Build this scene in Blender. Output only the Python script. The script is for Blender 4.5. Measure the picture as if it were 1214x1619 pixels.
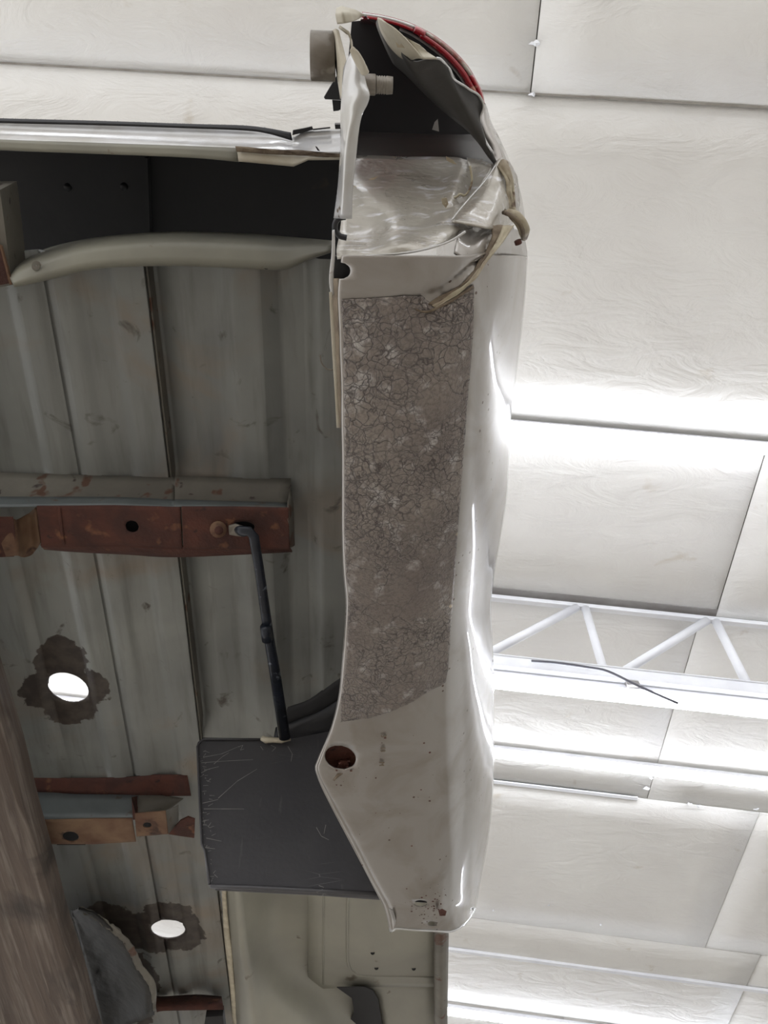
import bpy, bmesh, math, random
import numpy as np
from mathutils import Matrix, Vector
random.seed(4); rng = np.random.default_rng(4)
for o in list(bpy.data.objects): bpy.data.objects.remove(o)
SC = bpy.context.scene
COL = SC.collection

# ---------------------------------------------------------------- camera
F = 1300.; CX, CY = 607., 809.5
ey = np.array([525-CX, 2950-CY, F]); ey /= np.linalg.norm(ey)
ex = np.array([1, .01, 0.]); ex[2] = -(ex[0]*ey[0]+ex[1]*ey[1])/ey[2]; ex /= np.linalg.norm(ex)
ez = np.cross(ex, ey)
R = np.stack([ex, ey, ez])                       # camera (right, down, forward) -> world
Z0 = 1.15                                        # height of the lens above the shop floor
cam = bpy.data.cameras.new('camera'); camo = bpy.data.objects.new('camera', cam); COL.objects.link(camo)
cam.sensor_fit = 'VERTICAL'; cam.sensor_height = 36; cam.lens = F/1619*36; cam.clip_start = .02
rt, dn, fw = R[:, 0], R[:, 1], R[:, 2]
camo.matrix_world = Matrix(((rt[0], -dn[0], -fw[0], 0), (rt[1], -dn[1], -fw[1], 0), (rt[2], -dn[2], -fw[2], Z0), (0, 0, 0, 1)))
SC.camera = camo

# ---------------------------------------------------------------- world, lamps outside the frame, exposure
wd = bpy.data.worlds.new('world'); SC.world = wd; wd.use_nodes = True
wd.node_tree.nodes['Background'].inputs[0].default_value = (.98, .985, 1, 1)
wd.node_tree.nodes['Background'].inputs[1].default_value = 1.2
SC.view_settings.view_transform = 'Standard'; SC.view_settings.look = 'None'
SC.view_settings.exposure = 0.62; SC.view_settings.gamma = 1; SC.view_settings.use_curve_mapping = False
TUBE = 10.0

def ray(px, py): return R @ np.array([px-CX, py-CY, F])
def W(px, py, h):                                # ray of a photo point met with the level h above the lens
    r = ray(px, py); return r*h/r[2]
def WY(px, py, y):
    r = ray(px, py); return r*y/r[1]
ZC, SL = 3.6, .145                               # pitched ceiling
def CE(px, py, off=0.):
    r = ray(px, py); return r*(ZC-off)/(r[2]+SL*r[0])
def proj(P):
    c = np.asarray(P) @ R
    return np.stack([CX+F*c[..., 0]/c[..., 2], CY+F*c[..., 1]/c[..., 2]], -1)

# ---------------------------------------------------------------- materials
def s2l(c):
    c = np.array(c, float)/255
    return tuple(np.where(c <= .04045, c/12.92, ((c+.055)/1.055)**2.4)) + (1.,)
class N:
    def __init__(s, name):
        s.m = bpy.data.materials.new(name); s.m.use_nodes = True; s.t = s.m.node_tree
        s.b = s.t.nodes['Principled BSDF']
        s.tc = s.t.nodes.new('ShaderNodeTexCoord').outputs['Object']
    def n(s, ty, ins={}, **kw):
        x = s.t.nodes.new(ty)
        for k, v in kw.items(): setattr(x, k, v)
        for k, v in ins.items():
            if hasattr(v, 'is_output') or isinstance(v, bpy.types.NodeSocket): s.t.links.new(v, x.inputs[k])
            else: x.inputs[k].default_value = v
        return x
    def set(s, k, v):
        if isinstance(v, bpy.types.NodeSocket): s.t.links.new(v, s.b.inputs[k])
        else: s.b.inputs[k].default_value = v
    def map(s, sc): return s.n('ShaderNodeMapping', {'Vector': s.tc, 'Scale': sc}).outputs[0]
    def noise(s, scale, detail=4, dist=0., vec=None, rough=.55):
        return s.n('ShaderNodeTexNoise', {'Vector': vec or s.tc, 'Scale': scale, 'Detail': detail, 'Distortion': dist, 'Roughness': rough}).outputs[0]
    def ramp(s, f, a, b, ca=(0, 0, 0, 1), cb=(1, 1, 1, 1)):
        r = s.n('ShaderNodeValToRGB', {'Fac': f}); e = r.color_ramp.elements
        e[0].position = a; e[1].position = b; e[0].color = ca; e[1].color = cb
        return r.outputs[0]
    def mix(s, f, a, b):
        x = s.n('ShaderNodeMix', data_type='RGBA')
        for i, v in ((0, f), (6, a), (7, b)):
            if isinstance(v, bpy.types.NodeSocket): s.t.links.new(v, x.inputs[i])
            else: x.inputs[i].default_value = v
        return x.outputs[2]
    def mth(s, op, a, b=0.):
        return s.n('ShaderNodeMath', {0: a, 1: b}, operation=op).outputs[0]
    def bump(s, h, st, dist=.01, prev=None):
        d = {'Height': h, 'Strength': st, 'Distance': dist}
        if prev: d['Normal'] = prev
        return s.n('ShaderNodeBump', d).outputs[0]
def simple(name, c, c2=None, scale=8, rough=.5, metal=0, bump=0, bs=60, bd=.004, spots=None, coat=0, spec=.5, lo=.35, hi=.65, stretch=None):
    s = N(name)
    v = s.map(stretch) if stretch else None
    col = s2l(c)
    if c2: col = s.mix(s.ramp(s.noise(scale, 5, .4, v), lo, hi), s2l(c), s2l(c2))
    if spots:
        for sc, sscale, th, w in spots:
            col = s.mix(s.ramp(s.noise(sscale, 3, .2), th, th+w), col, s2l(sc))
    s.set('Base Color', col); s.set('Roughness', rough); s.set('Metallic', metal); s.set('Coat Weight', coat)
    s.set('Specular IOR Level', spec)
    if coat: s.set('Coat Roughness', .05)
    if bump: s.set('Normal', s.bump(s.noise(bs, 5, 0, v), bump, bd))
    return s.m
MAT = {}
# silver body paint
s = N('silver_paint')
dirt = s.ramp(s.noise(14, 6, .6), .45, .8)
col = s.mix(dirt, s2l((152, 147, 141)), s2l((122, 112, 100)))
sp = s.n('ShaderNodeTexVoronoi', {'Vector': s.tc, 'Scale': 95., 'Randomness': 1.}).outputs['Distance']
spm = s.mth('MULTIPLY', s.mth('LESS_THAN', sp, .13), s.mth('GREATER_THAN', s.noise(12, 4), .55))
col = s.mix(spm, col, s2l((84, 66, 56)))
s.set('Base Color', col); s.set('Metallic', .72); s.set('Roughness', .36)
s.set('Coat Weight', .9); s.set('Coat Roughness', .05)
s.set('Normal', s.bump(s.noise(30, 3), .10, .004)); MAT['paint'] = s.m
# the same paint, scuffed and wrinkled
s = N('scuffed_paint')
col = s.mix(s.ramp(s.noise(9, 6, .8), .4, .7), s2l((178, 174, 164)), s2l((158, 151, 140)))
scr = s.n('ShaderNodeMapping', {'Vector': s.tc, 'Scale': (18, 60, 60), 'Rotation': (0, 0, -.5)}).outputs[0]
sc = s.ramp(s.noise(2.2, 6, .5, scr), .56, .72)
col = s.mix(sc, col, s2l((222, 222, 226)))
col = s.mix(s.ramp(s.noise(22, 3, 1.), .68, .71), col, s2l((206, 190, 150)))
s.set('Base Color', col); s.set('Metallic', .25); s.set('Roughness', s.ramp(s.noise(40, 3), .3, .7, (.22,)*3+(1,), (.42,)*3+(1,)))
s.set('Coat Weight', .6); s.set('Coat Roughness', .12)
n1 = s.bump(s.noise(16, 4, .4), .35, .012)
s.set('Normal', s.bump(s.noise(2.2, 6, .5, scr), .25, .004, n1)); MAT['scuff'] = s.m
# cracked stone-guard film
s = N('cracked_film')
warp = s.n('ShaderNodeTexNoise', {'Vector': s.tc, 'Scale': 45., 'Detail': 3.}).outputs['Color']
wv = s.n('ShaderNodeMix', data_type='VECTOR'); s.t.links.new(s.tc, wv.inputs[4]); s.t.links.new(warp, wv.inputs[5]); wv.inputs[0].default_value = .022
wv = wv.outputs[1]
def crack(scale, w):
    v = s.n('ShaderNodeTexVoronoi', {'Vector': wv, 'Scale': scale}, feature='DISTANCE_TO_EDGE').outputs['Distance']
    return s.ramp(v, 0, w), v
k1, v1 = crack(105., .06); k2, v2 = crack(210., .07); k3, v3 = crack(30., .010)
reg = s.ramp(s.noise(16, 3), .42, .56)
k2m = s.mix(reg, k2, (1, 1, 1, 1)); k1m = s.mix(s.ramp(s.noise(9, 2), .45, .6), k1, (.9, .9, .9, 1))
kk = s.mth('MULTIPLY', s.mth('MULTIPLY', k1m, k2m), k3)
base = s.mix(s.ramp(s.noise(11, 5, .5), .35, .7), s2l((138, 128, 118)), s2l((112, 101, 94)))
base = s.mix(s.ramp(s.noise(60, 6), .56, .68), base, s2l((172, 166, 160)))
base = s.mix(s.mth('MULTIPLY', s.ramp(s.noise(330, 3), .45, .62), .45), base, s2l((84, 74, 68)))
base = s.mix(s.ramp(s.noise(26, 3, .5), .7, .74), base, s2l((196, 178, 150)))
col = s.mix(kk, s2l((64, 53, 47)), base)
s.set('Base Color', col); s.set('Roughness', .28); s.set('Specular IOR Level', .9); s.set('Metallic', .25)
n1 = s.bump(kk, .6, .0016); n2 = s.bump(s.noise(520, 4), .8, .002, n1)
s.set('Normal', n2); MAT['film'] = s.m
# primed sheet metal under the bed, with stains read from a mesh field
s = N('underbody_metal')
col = s.mix(s.ramp(s.noise(3.2, 5, .4), .3, .7), s2l((156, 158, 152)), s2l((120, 121, 120)))
col = s.mix(s.ramp(s.noise(5, 6, .9), .52, .74), col, s2l((142, 130, 116)))
col = s.mix(s.ramp(s.noise(24, 5, .8), .64, .74), col, s2l((84, 78, 72)))
st = s.n('ShaderNodeMapping', {'Vector': s.tc, 'Scale': (30, 3, 3)}).outputs[0]
col = s.mix(s.mth('MULTIPLY', s.ramp(s.noise(2, 4, .2, st), .5, .75), .45), col, s2l((96, 94, 88)))
at = s.n('ShaderNodeAttribute', attribute_name='stain').outputs['Fac']
fld = s.mth('ADD', at, s.mth('MULTIPLY', s.mth('SUBTRACT', s.noise(38, 4, .3), .5), .5))
m = s.ramp(fld, .5, .53)
inner = s.mix(s.ramp(s.noise(45, 4), .4, .62), s2l((66, 58, 54)), s2l((84, 76, 68)))
col = s.mix(m, col, inner)
s.set('Base Color', col); s.set('Roughness', .48); s.set('Metallic', .1)
s.set('Normal', s.bump(s.noise(12, 6), .18, .006)); MAT['under'] = s.m
MAT['housing'] = simple('wheel_housing_metal', (168, 166, 152), (150, 148, 138), 4, .5, .1, .12, 14, .006, [((104, 96, 84), 18, .66, .06)])
MAT['dark_under'] = simple('shade_darkened_underbody', (40, 39, 40), (31, 31, 33), 5, .7, 0, .2, 60, .003, [((52, 45, 41), 20, .68, .05)])  # shade of the rear recess put into the colour; liners and notch share it
MAT['torn_dark'] = simple('torn_dark_sheet', (50, 48, 45), (38, 37, 36), 12, .6, 0, .4, 30, .006)
MAT['beam'] = simple('primed_beam', (138, 136, 122), (118, 116, 106), 6, .45, .05, .1, 20, .004, [((112, 100, 84), 46, .70, .03)])
MAT['rust'] = simple('rust', (92, 54, 43), (70, 44, 38), 22, .85, 0, .6, 160, .003, [((124, 84, 60), 34, .62, .1), ((58, 40, 36), 50, .66, .06)])
MAT['rust_tan'] = simple('surface_rust_tan', (134, 108, 84), (100, 70, 54), 16, .8, 0, .4, 120, .003, [((70, 50, 42), 28, .62, .08)])
MAT['flange'] = simple('dirty_grey_metal', (122, 118, 108), (104, 100, 92), 10, .5, .1, .2, 40, .004, [((92, 66, 52), 26, .6, .05), ((60, 50, 46), 34, .66, .04)])
MAT['blue_grey'] = simple('blue_grey_metal', (108, 114, 114), (92, 97, 97), 10, .42, .1, .2, 40, .004, [((86, 74, 62), 30, .63, .06)])
MAT['rubber'] = simple('mud_flap_rubber', (70, 68, 69), (58, 57, 59), 7, .5, 0, .25, 90, .003)
s = N('scratched_rubber')
sv = s.n('ShaderNodeMapping', {'Vector': s.tc, 'Scale': (9, 9, 45), 'Rotation': (0, .5, 0)}).outputs[0]
sv2 = s.n('ShaderNodeMapping', {'Vector': s.tc, 'Scale': (60, 9, 9), 'Rotation': (0, .35, 0)}).outputs[0]
a = s.ramp(s.n('ShaderNodeTexVoronoi', {'Vector': sv, 'Scale': 1.3}, feature='DISTANCE_TO_EDGE').outputs['Distance'], .0, .012)
a = s.mth('SUBTRACT', 1., a); a = s.mth('MULTIPLY', a, s.ramp(s.noise(12, 3), .6, .7))
b_ = s.ramp(s.noise(1.4, 6, .3, sv2), .66, .78)
col = s.mix(s.ramp(s.noise(6, 4), .35, .65), s2l((78, 77, 79)), s2l((66, 65, 68)))
col = s.mix(s.mth('MULTIPLY', b_, .5), col, s2l((112, 112, 112))); col = s.mix(a, col, s2l((120, 120, 120)))
s.set('Base Color', col); s.set('Roughness', .42); s.set('Normal', s.bump(s.noise(130, 4), .2, .002)); MAT['rubber'] = s.m
MAT['black'] = simple('black_plastic', (26, 26, 30), (18, 18, 22), 20, .4, 0, .1, 80)
MAT['rod'] = simple('blue_black_painted_steel', (34, 40, 52), (24, 28, 36), 20, .3, .1, .3, 120, .002, [((108, 114, 122), 60, .66, .05)])
MAT['cavity'] = simple('cavity_shade_black', (28, 28, 32), (20, 20, 24), 10, .6)  # shade inside hollows and behind holes put into this black
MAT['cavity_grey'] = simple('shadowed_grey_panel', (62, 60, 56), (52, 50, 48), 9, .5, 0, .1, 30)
MAT['fold_dark'] = simple('dark_primed_fold', (76, 74, 70), (60, 58, 56), 8, .5, .1, .2, 26, .006)
MAT['cream'] = simple('beige_primed_fold', (186, 180, 164), (160, 150, 130), 22, .5, 0, .25, 50, .004, [((112, 96, 78), 36, .66, .04)])
MAT['filler'] = simple('yellowed_cracked_filler', (176, 168, 144), (136, 122, 102), 40, .6, 0, .5, 90, .004, [((96, 76, 60), 60, .6, .06)])
MAT['dark_filler'] = simple('brown_exposed_edge', (122, 108, 88), (86, 72, 58), 50, .7, 0, .6, 120, .004)
MAT['white_bead'] = simple('cream_sealant', (214, 206, 184), (186, 176, 154), 60, .6, 0, .5, 120, .003)
MAT['steel'] = simple('grimy_steel', (128, 122, 112), (98, 90, 80), 26, .4, .3, .3, 90, .003, [((158, 152, 144), 40, .62, .08)])
MAT['sill'] = simple('sill_paint', (206, 206, 208), (180, 178, 172), 16, .25, .2, .2, 26, .006, [((116, 100, 84), 44, .7, .03)], coat=.8)
s = N('red_lens'); s.set('Base Color', s.mix(s.ramp(s.noise(60, 4), .62, .7), s2l((176, 14, 34)), s2l((220, 150, 130)))); s.set('Roughness', .12)
s.set('Transmission Weight', .25); s.set('Coat Weight', 1.); MAT['red'] = s.m
s = N('clear_lens'); s.set('Base Color', s.mix(s.ramp(s.noise(70, 4), .45, .62), s2l((214, 206, 196)), s2l((176, 100, 90)))); s.set('Roughness', .1)
s.set('Transmission Weight', .45); MAT['clear'] = s.m
# weathered timber, grain along its length
s = N('weathered_timber')
g = s.n('ShaderNodeMapping', {'Vector': s.tc, 'Scale': (34, 2.2, 34)}).outputs[0]
g2 = s.n('ShaderNodeMapping', {'Vector': s.tc, 'Scale': (90, 5, 90)}).outputs[0]
col = s.mix(s.ramp(s.noise(1.4, 7, .5, g), .3, .7), s2l((108, 95, 85)), s2l((78, 67, 60)))
col = s.mix(s.ramp(s.noise(1, 6, .3, g2), .5, .7), col, s2l((132, 122, 113)))
col = s.mix(s.ramp(s.noise(1.2, 4, .8, g), .69, .72), col, s2l((196, 190, 180)))
col = s.mix(s.ramp(s.noise(6, 4, .5), .54, .66), col, s2l((62, 56, 52)))
s.set('Base Color', col); s.set('Roughness', .72); s.set('Normal', s.bump(s.noise(1, 6, .3, g2), .6, .004)); MAT['timber'] = s.m
# ceiling facing
s = N('white_insulation_facing')
col = s.mix(s.ramp(s.noise(1.3, 5), .35, .7), s2l((226, 224, 219)), s2l((214, 211, 206)))
col = s.mix(s.ramp(s.noise(5, 5, .5), .66, .74), col, s2l((206, 200, 190)))
s.set('Base Color', col); s.set('Roughness', .42); s.set('Specular IOR Level', .4)
wr = s.n('ShaderNodeMapping', {'Vector': s.tc, 'Scale': (2.2, 5, 3), 'Rotation': (0, 0, .25)}).outputs[0]
n1 = s.bump(s.noise(1.6, 8, .9, wr, .6), .55, .03)
s.set('Normal', s.bump(s.noise(26, 4, .4), .18, .006, n1)); MAT['ceiling'] = s.m
MAT['joint'] = simple('joint_backing', (150, 146, 138), (128, 122, 114), 10, .8)  # grey-tan backing seen in the gaps between panels
MAT['white_trim'] = simple('white_painted_steel', (232, 233, 236), (220, 221, 226), 5, .4, 0, .05)
MAT['grey_steel'] = simple('mid_grey_steel', (150, 148, 146), (132, 128, 126), 5, .5)  # plain grey for plates, clips, caps and scratches
MAT['concrete'] = simple('grey_concrete', (190, 184, 176), (172, 166, 158), 1.5, .6, 0, .2, 20, .01)
MAT['wallm'] = simple('white_wall_lining', (238, 238, 236), (230, 230, 228), 1., .7)
MAT['cord'] = simple('grey_cord', (86, 86, 94), rough=.5)
def emis(name, c, st):
    s = N(name); s.set('Base Color', (.9, .9, .9, 1)); s.set('Emission Color', c); s.set('Emission Strength', st); return s.m
MAT['tube'] = emis('lit_tube', (.88, .92, 1, 1), TUBE)

# ---------------------------------------------------------------- object helpers
def off(par):
    v = np.zeros(3); 
    while par: v += np.array(par.location); par = par.parent
    return v
def mk(name, V, Fc, mat, par=None, kind=None, smooth=False, solid=0, sub=0, bev=0):
    V = np.asarray(V, float).reshape(-1, 3)
    base = np.array([0, 0, Z0])
    if par: org = off(par)
    else: org = np.array([V[:, 0].mean(), V[:, 1].mean(), V[:, 2].min()+Z0])
    me = bpy.data.meshes.new(name); me.from_pydata((V+base-org).tolist(), [], [list(map(int, f)) for f in Fc])
    me.validate(); bm = bmesh.new(); bm.from_mesh(me)
    bmesh.ops.recalc_face_normals(bm, faces=bm.faces); bm.to_mesh(me); bm.free()
    me.materials.append(MAT[mat])
    if smooth: me.polygons.foreach_set('use_smooth', [True]*len(me.polygons))
    o = bpy.data.objects.new(name, me); COL.objects.link(o)
    if par: o.parent = par
    else: o.location = org
    if kind: o['kind'] = kind
    if bev:
        md = o.modifiers.new('b', 'BEVEL'); md.width = bev; md.segments = 2; md.limit_method = 'ANGLE'
    if solid:
        md = o.modifiers.new('s', 'SOLIDIFY'); md.thickness = solid; md.offset = 0
    if sub:
        md = o.modifiers.new('u', 'SUBSURF'); md.levels = sub; md.render_levels = sub
    return o
def empty(name, loc, label=None, cat=None, group=None):
    o = bpy.data.objects.new(name, None); COL.objects.link(o); o.location = (loc[0], loc[1], loc[2]+Z0); o.empty_display_size = .1
    if label: o['label'] = label
    if cat: o['category'] = cat
    if group: o['group'] = group
    return o
def catmull(P, n):
    P = np.asarray(P, float); m = len(P)
    if m < 3: return np.array([P[0]+(P[-1]-P[0])*t for t in np.linspace(0, 1, n+1)])
    E_ = np.concatenate([[2*P[0]-P[1]], P, [2*P[-1]-P[-2]]]); out = []
    for i in range(m-1):
        a, b, c, d = E_[i:i+4]
        for t in np.arange(n)/n:
            out.append(.5*((2*b)+(c-a)*t+(2*a-5*b+4*c-d)*t*t+(3*b-a-3*c+d)*t**3))
    out.append(P[-1]); return np.array(out)
def linear(P, n):
    P = np.asarray(P, float); out = []
    for i in range(len(P)-1):
        for t in np.arange(n)/n: out.append(P[i]+(P[i+1]-P[i])*t)
    out.append(P[-1]); return np.array(out)
def fine(rows, nr=4, nc=4, lin_c=False, lin_r=False):
    G = np.array(rows, float)
    G = (linear if lin_r else catmull)(G, nr)
    G = np.swapaxes((linear if lin_c else catmull)(np.swapaxes(G, 0, 1), nc), 0, 1)
    return G
def gfaces(nr, nc, close=False):
    f = []
    for i in range(nr-1):
        for j in range(nc-1): f.append((i*nc+j, i*nc+j+1, (i+1)*nc+j+1, (i+1)*nc+j))
        if close: f.append((i*nc+nc-1, i*nc, (i+1)*nc, (i+1)*nc+nc-1))
    return f
def toW(G): return np.array([W(*p) for p in np.asarray(G, float).reshape(-1, 3)])
def sheet(name, rows, mat, par, nr=4, nc=4, solid=.0015, rough=0., lin_c=False, lin_r=False, **k):
    G = fine(rows, nr, nc, lin_c, lin_r)
    V = toW(G)
    if rough: V[:, 2] += rng.normal(0, rough, len(V))
    return mk(name, V, gfaces(G.shape[0], G.shape[1]), mat, par, smooth=True, solid=solid, **k)
def poly(name, pts, mat, par, t=.002, dirv=(0, 0, 1), bev=0, **k):
    V = np.array([W(*p) for p in pts]); n = len(V)
    V2 = V+np.array(dirv)*t
    f = [list(range(n)), list(range(2*n-1, n-1, -1))]+[(i, (i+1) % n, n+(i+1) % n, n+i) for i in range(n)]
    return mk(name, np.concatenate([V, V2]), f, mat, par, bev=bev, **k)
def box(name, x0, x1, y0, y1, z0, z1, mat, par=None, bev=.002, **k):
    V = [(x, y, z) for x in (x0, x1) for y in (y0, y1) for z in (z0, z1)]
    f = [(0, 1, 3, 2), (4, 6, 7, 5), (0, 4, 5, 1), (2, 3, 7, 6), (0, 2, 6, 4), (1, 5, 7, 3)]
    return mk(name, V, f, mat, par, bev=bev, **k)
def tube(name, pts, r, mat, par=None, seg=10, closed_ends=True, flat=1., **k):
    P = np.array(pts, float); rr = np.broadcast_to(r, (len(P),)); V = []
    for i, p in enumerate(P):
        t = P[min(i+1, len(P)-1)]-P[max(i-1, 0)]; t /= np.linalg.norm(t)
        u = np.cross(t, (0, 0, 1)) if abs(t[2]) < .95 else np.cross(t, (0, 1, 0)); u /= np.linalg.norm(u); v = np.cross(t, u)
        for a in np.linspace(0, 2*np.pi, seg, endpoint=False): V.append(p+rr[i]*(np.cos(a)*u+flat*np.sin(a)*v))
    f = gfaces(len(P), seg, True)
    if closed_ends: f += [list(range(seg)), list(range((len(P)-1)*seg, len(P)*seg))]
    return mk(name, V, f, mat, par, smooth=True, **k)
def inpoly(x, y, P):
    c = False; n = len(P)
    for i in range(n):
        x1, y1 = P[i]; x2, y2 = P[i-1]
        if (y1 > y) != (y2 > y) and x < (x2-x1)*(y-y1)/(y2-y1)+x1: c = not c
    return c
def holes(V, Fc, ell, level=None):
    """cut elliptic holes given in photo coordinates, rims snapped onto the ellipse"""
    V = np.array(V); px = proj(V); Fc = [tuple(f) for f in Fc]
    for cx, cy, a, b, rot in ell:
        c, s_ = math.cos(rot), math.sin(rot)
        d = px-np.array([cx, cy]); e = np.stack([(d[:, 0]*c+d[:, 1]*s_)/a, (-d[:, 0]*s_+d[:, 1]*c)/b], -1); q = np.hypot(e[:, 0], e[:, 1])
        keep, cut = [], set()
        for f in Fc:
            if np.mean(q[list(f)]) < 1: cut.update(f)
            else: keep.append(f)
        Fc = keep; left = set(i for f in Fc for i in f)
        for i in cut & left:
            k = 1/max(q[i], .05); ee = e[i]*k
            nx = cx+ee[0]*a*c-ee[1]*b*s_; ny = cy+ee[0]*a*s_+ee[1]*b*c
            V[i] = W(nx, ny, V[i][2]); px[i] = (nx, ny)
    return V, Fc

# ================================================================= SETTING
XL, XR, YN, YF = -7., 5.5, -5., 10.5
def zc(x): return ZC-SL*x
ceil = mk('ceiling', [(XL, YN, zc(XL)+.028), (XR, YN, zc(XR)+.028), (XR, YF, zc(XR)+.028), (XL, YF, zc(XL)+.028)], [(0, 1, 2, 3)], 'joint', kind='structure', solid=.03)
# panel rows between the seams; joints inside each row
rows = [(-5, -3.9, .3), (-3.896, -2.55, 1.6), (-2.546, -1.15, -.4), (-1.146, .248, .69), (.252, 1.606, 2.9), (1.61, 2.616, 1.93), (2.62, 4.045, 1.86), (4.049, 5.461, 2.525), (5.465, 6.57, 2.9), (6.574, 7.9, 1.72), (7.91, 9.3, 2.4), (9.31, 10.5, 1.5)]
for y0, y1, j in rows:
    xs = [XL]+[j+k*2.44 for k in range(-4, 3) if XL+.2 < j+k*2.44 < XR-.2]+[XR]
    for a, b in zip(xs[:-1], xs[1:]):
        a += .002; b -= .002; nx, ny = 12, 7; g = .0 
        e = random.uniform(-.004, .004); V = []
        ph = random.random()*9
        for i in range(ny):
            for k in range(nx):
                x = a+(b-a)*k/(nx-1); y = y0+(y1-y0)*i/(ny-1)+(.02*(x/3) if False else 0)
                edge = min(i, ny-1-i, k, nx-1-k) == 0
                V.append((x, y+.012*(x-1), zc(x)+e+(0 if edge else .006*math.sin(2.1*x+ph)*math.cos(3*y+ph))))
        mk('ceiling_panel', V, gfaces(ny, nx), 'ceiling', ceil, smooth=True, solid=.012)
# thin battens along two seams
def batten(y, x0, x1, w, d, mat='white_trim', par=ceil):
    mk('seam_batten', [(x, y+.012*(x-1)+a, zc(x)-b) for x in (x0, x1) for a, b in ((-w/2, .008), (w/2, .008), (w/2, d), (-w/2, d))],
       [(0, 1, 2, 3), (4, 7, 6, 5), (0, 4, 5, 1), (1, 5, 6, 2), (2, 6, 7, 3), (3, 7, 4, 0)], mat, par, bev=.003)
batten(5.86, XL, XR, .035, .03); batten(4.045, XL, 1.8, .03, .016)
batten(.25, XL, XR, .008, .010, 'joint')
# little torn tufts of facing along the joints
for px, py, r in ((1022, 1248, .03), (1030, 1232, .02), (1090, 1272, .03), (1105, 1275, .03), (1196, 1280, .03), (842, 150, .02), (846, 68, .03), (780, 1440, .012), (867, 1432, .018), (950, 1463, .012)):
    c = CE(px, py, .02); n = 9
    V = [c+np.array([r*random.uniform(.2, .9)*math.cos(a), r*.5*random.uniform(.3, 1)*math.sin(a), random.uniform(-.002, .010)]) for a in np.linspace(0, 6.28, n, endpoint=False)]+[c-np.array([0, 0, .004])]
    mk('torn_facing', V, [(i, (i+1) % n, n) for i in range(n)], 'white_trim', ceil)
fl = box('floor', XL, XR, YN, YF, -Z0-.2, -Z0, 'concrete', kind='structure', bev=0)
def wall(name, V):
    return mk(name, V, [(0, 1, 2, 3)], 'wallm', kind='structure', solid=.06)
wall('wall_right', [(XR, YN, -Z0), (XR, YF, -Z0), (XR, YF, zc(XR)), (XR, YN, zc(XR))])
wall('wall_back', [(XL, YF, -Z0), (XR, YF, -Z0), (XR, YF, zc(XR)), (XL, YF, zc(XL))])

# ---------------------------------------------------------------- lamps
def tube_light(y, x0, x1, drop, label, w=.042, housing=.05, dy=.0):
    c = empty('tube_light', ((x0+x1)/2, y, zc((x0+x1)/2)-drop), label, 'light', 'long tube lights under the ceiling')
    def bar(name, w, z0, z1, mat, rnd, x0=x0, x1=x1, dy=0.):
        sec = []
        if rnd:
            for a in np.linspace(0, 2*np.pi, 14, endpoint=False): sec.append((w/2*math.cos(a), z0+w/2*math.sin(a)))
        else: sec = [(-w/2, z0), (w/2, z0), (w/2*.8, z1), (-w/2*.8, z1)]
        n = len(sec); V = [(x, y+dy+.012*(x-1)+a, zc(x)-drop+b) for x in (x0, x1) for a, b in sec]
        return mk(name, V, [list(range(n)), list(range(n, 2*n))]+[(i, (i+1) % n, n+(i+1) % n, n+i) for i in range(n)], mat, c, smooth=False)
    bar('diffuser', w, 0, 0, 'tube', True)
    bar('housing', housing, w*.62, w*.62+.03, 'white_trim', False)
    for xx in (x0, x1):
        bar('end_cap', w*1.15, .0, 0, 'grey_steel', True, xx-.012, xx+.012)
    return c
tube_light(1.62, -3.2, 3.6, .075, 'long lit tube light nearest the damaged silver panel, right of its cracked film')
tube_light(3.74, -3.2, 3.8, .075, 'long lit tube light on the ceiling just beyond the truss')
tube_light(6.60, -3.2, 3.8, .075, 'long lit tube light at the bottom right, farthest beyond the truss')
tube_light(-1.9, -3.2, 3.6, .07, 'added unseen tube light behind the tail end of the bed')  # out of view, added to light the ceiling and the tail
# ---------------------------------------------------------------- roof truss with a tube light under it
YT = 2.62
tr = empty('roof_truss', (1.5, YT, zc(1.5)-.6), 'white steel roof truss with zigzag web bars crossing the ceiling', 'truss')
def barT(name, p, q, r, mat='white_trim', flat=1.):
    return tube(name, [p, q], r, mat, tr, seg=8)
def zoff(px, py):
    p = WY(px, py, YT); return zc(p[0])-p[2]
dTop = .03; dBot = zoff(1000, 1073)
def chord(x0, x1, d, w, hh, name, mat='white_trim'):
    V = [(x, YT+.012*(x-1)+a, zc(x)-d+b) for x in (x0, x1) for a, b in ((-w/2, -hh/2), (w/2, -hh/2), (w/2, hh/2), (-w/2, hh/2))]
    mk(name, V, [(0, 1, 2, 3), (4, 7, 6, 5), (0, 4, 5, 1), (1, 5, 6, 2), (2, 6, 7, 3), (3, 7, 4, 0)], mat, tr, bev=.004)
chord(-6.5, 5, dTop+.01, .03, .03, 'top_chord'); chord(-6.5, 5, dTop-.03, .09, .012, 'top_plate', 'grey_steel')
chord(-6.5, 5, dBot, .06, .075, 'bottom_chord'); chord(-6.5, 5, dBot-.035, .075, .008, 'bottom_flange')
A = [WY(770, 1028, YT), WY(908, 950, YT), WY(922, 952, YT), WY(955, 1062, YT), WY(978, 1068, YT), WY(1114, 972, YT)]
per = A[5][0]-A[1][0]
for k in range(-9, 4):
    dx = per*k
    def sh(x, d): return np.array([x+dx, YT+.012*(x+dx-1), zc(x+dx)-d])
    barT('web_bar', sh(A[4][0], dBot-.02), sh(A[5][0], dTop+.02), .022)
    barT('web_bar', sh(A[2][0], dTop+.02), sh(A[3][0], dBot-.02), .022)
def drop_light():
    global zc
    c = tube_light(YT+.02, -3.2, 3.6, dBot+.105, 'long lit tube light hung under the bottom chord of the roof truss', .055)
    return c
drop_light()
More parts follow.
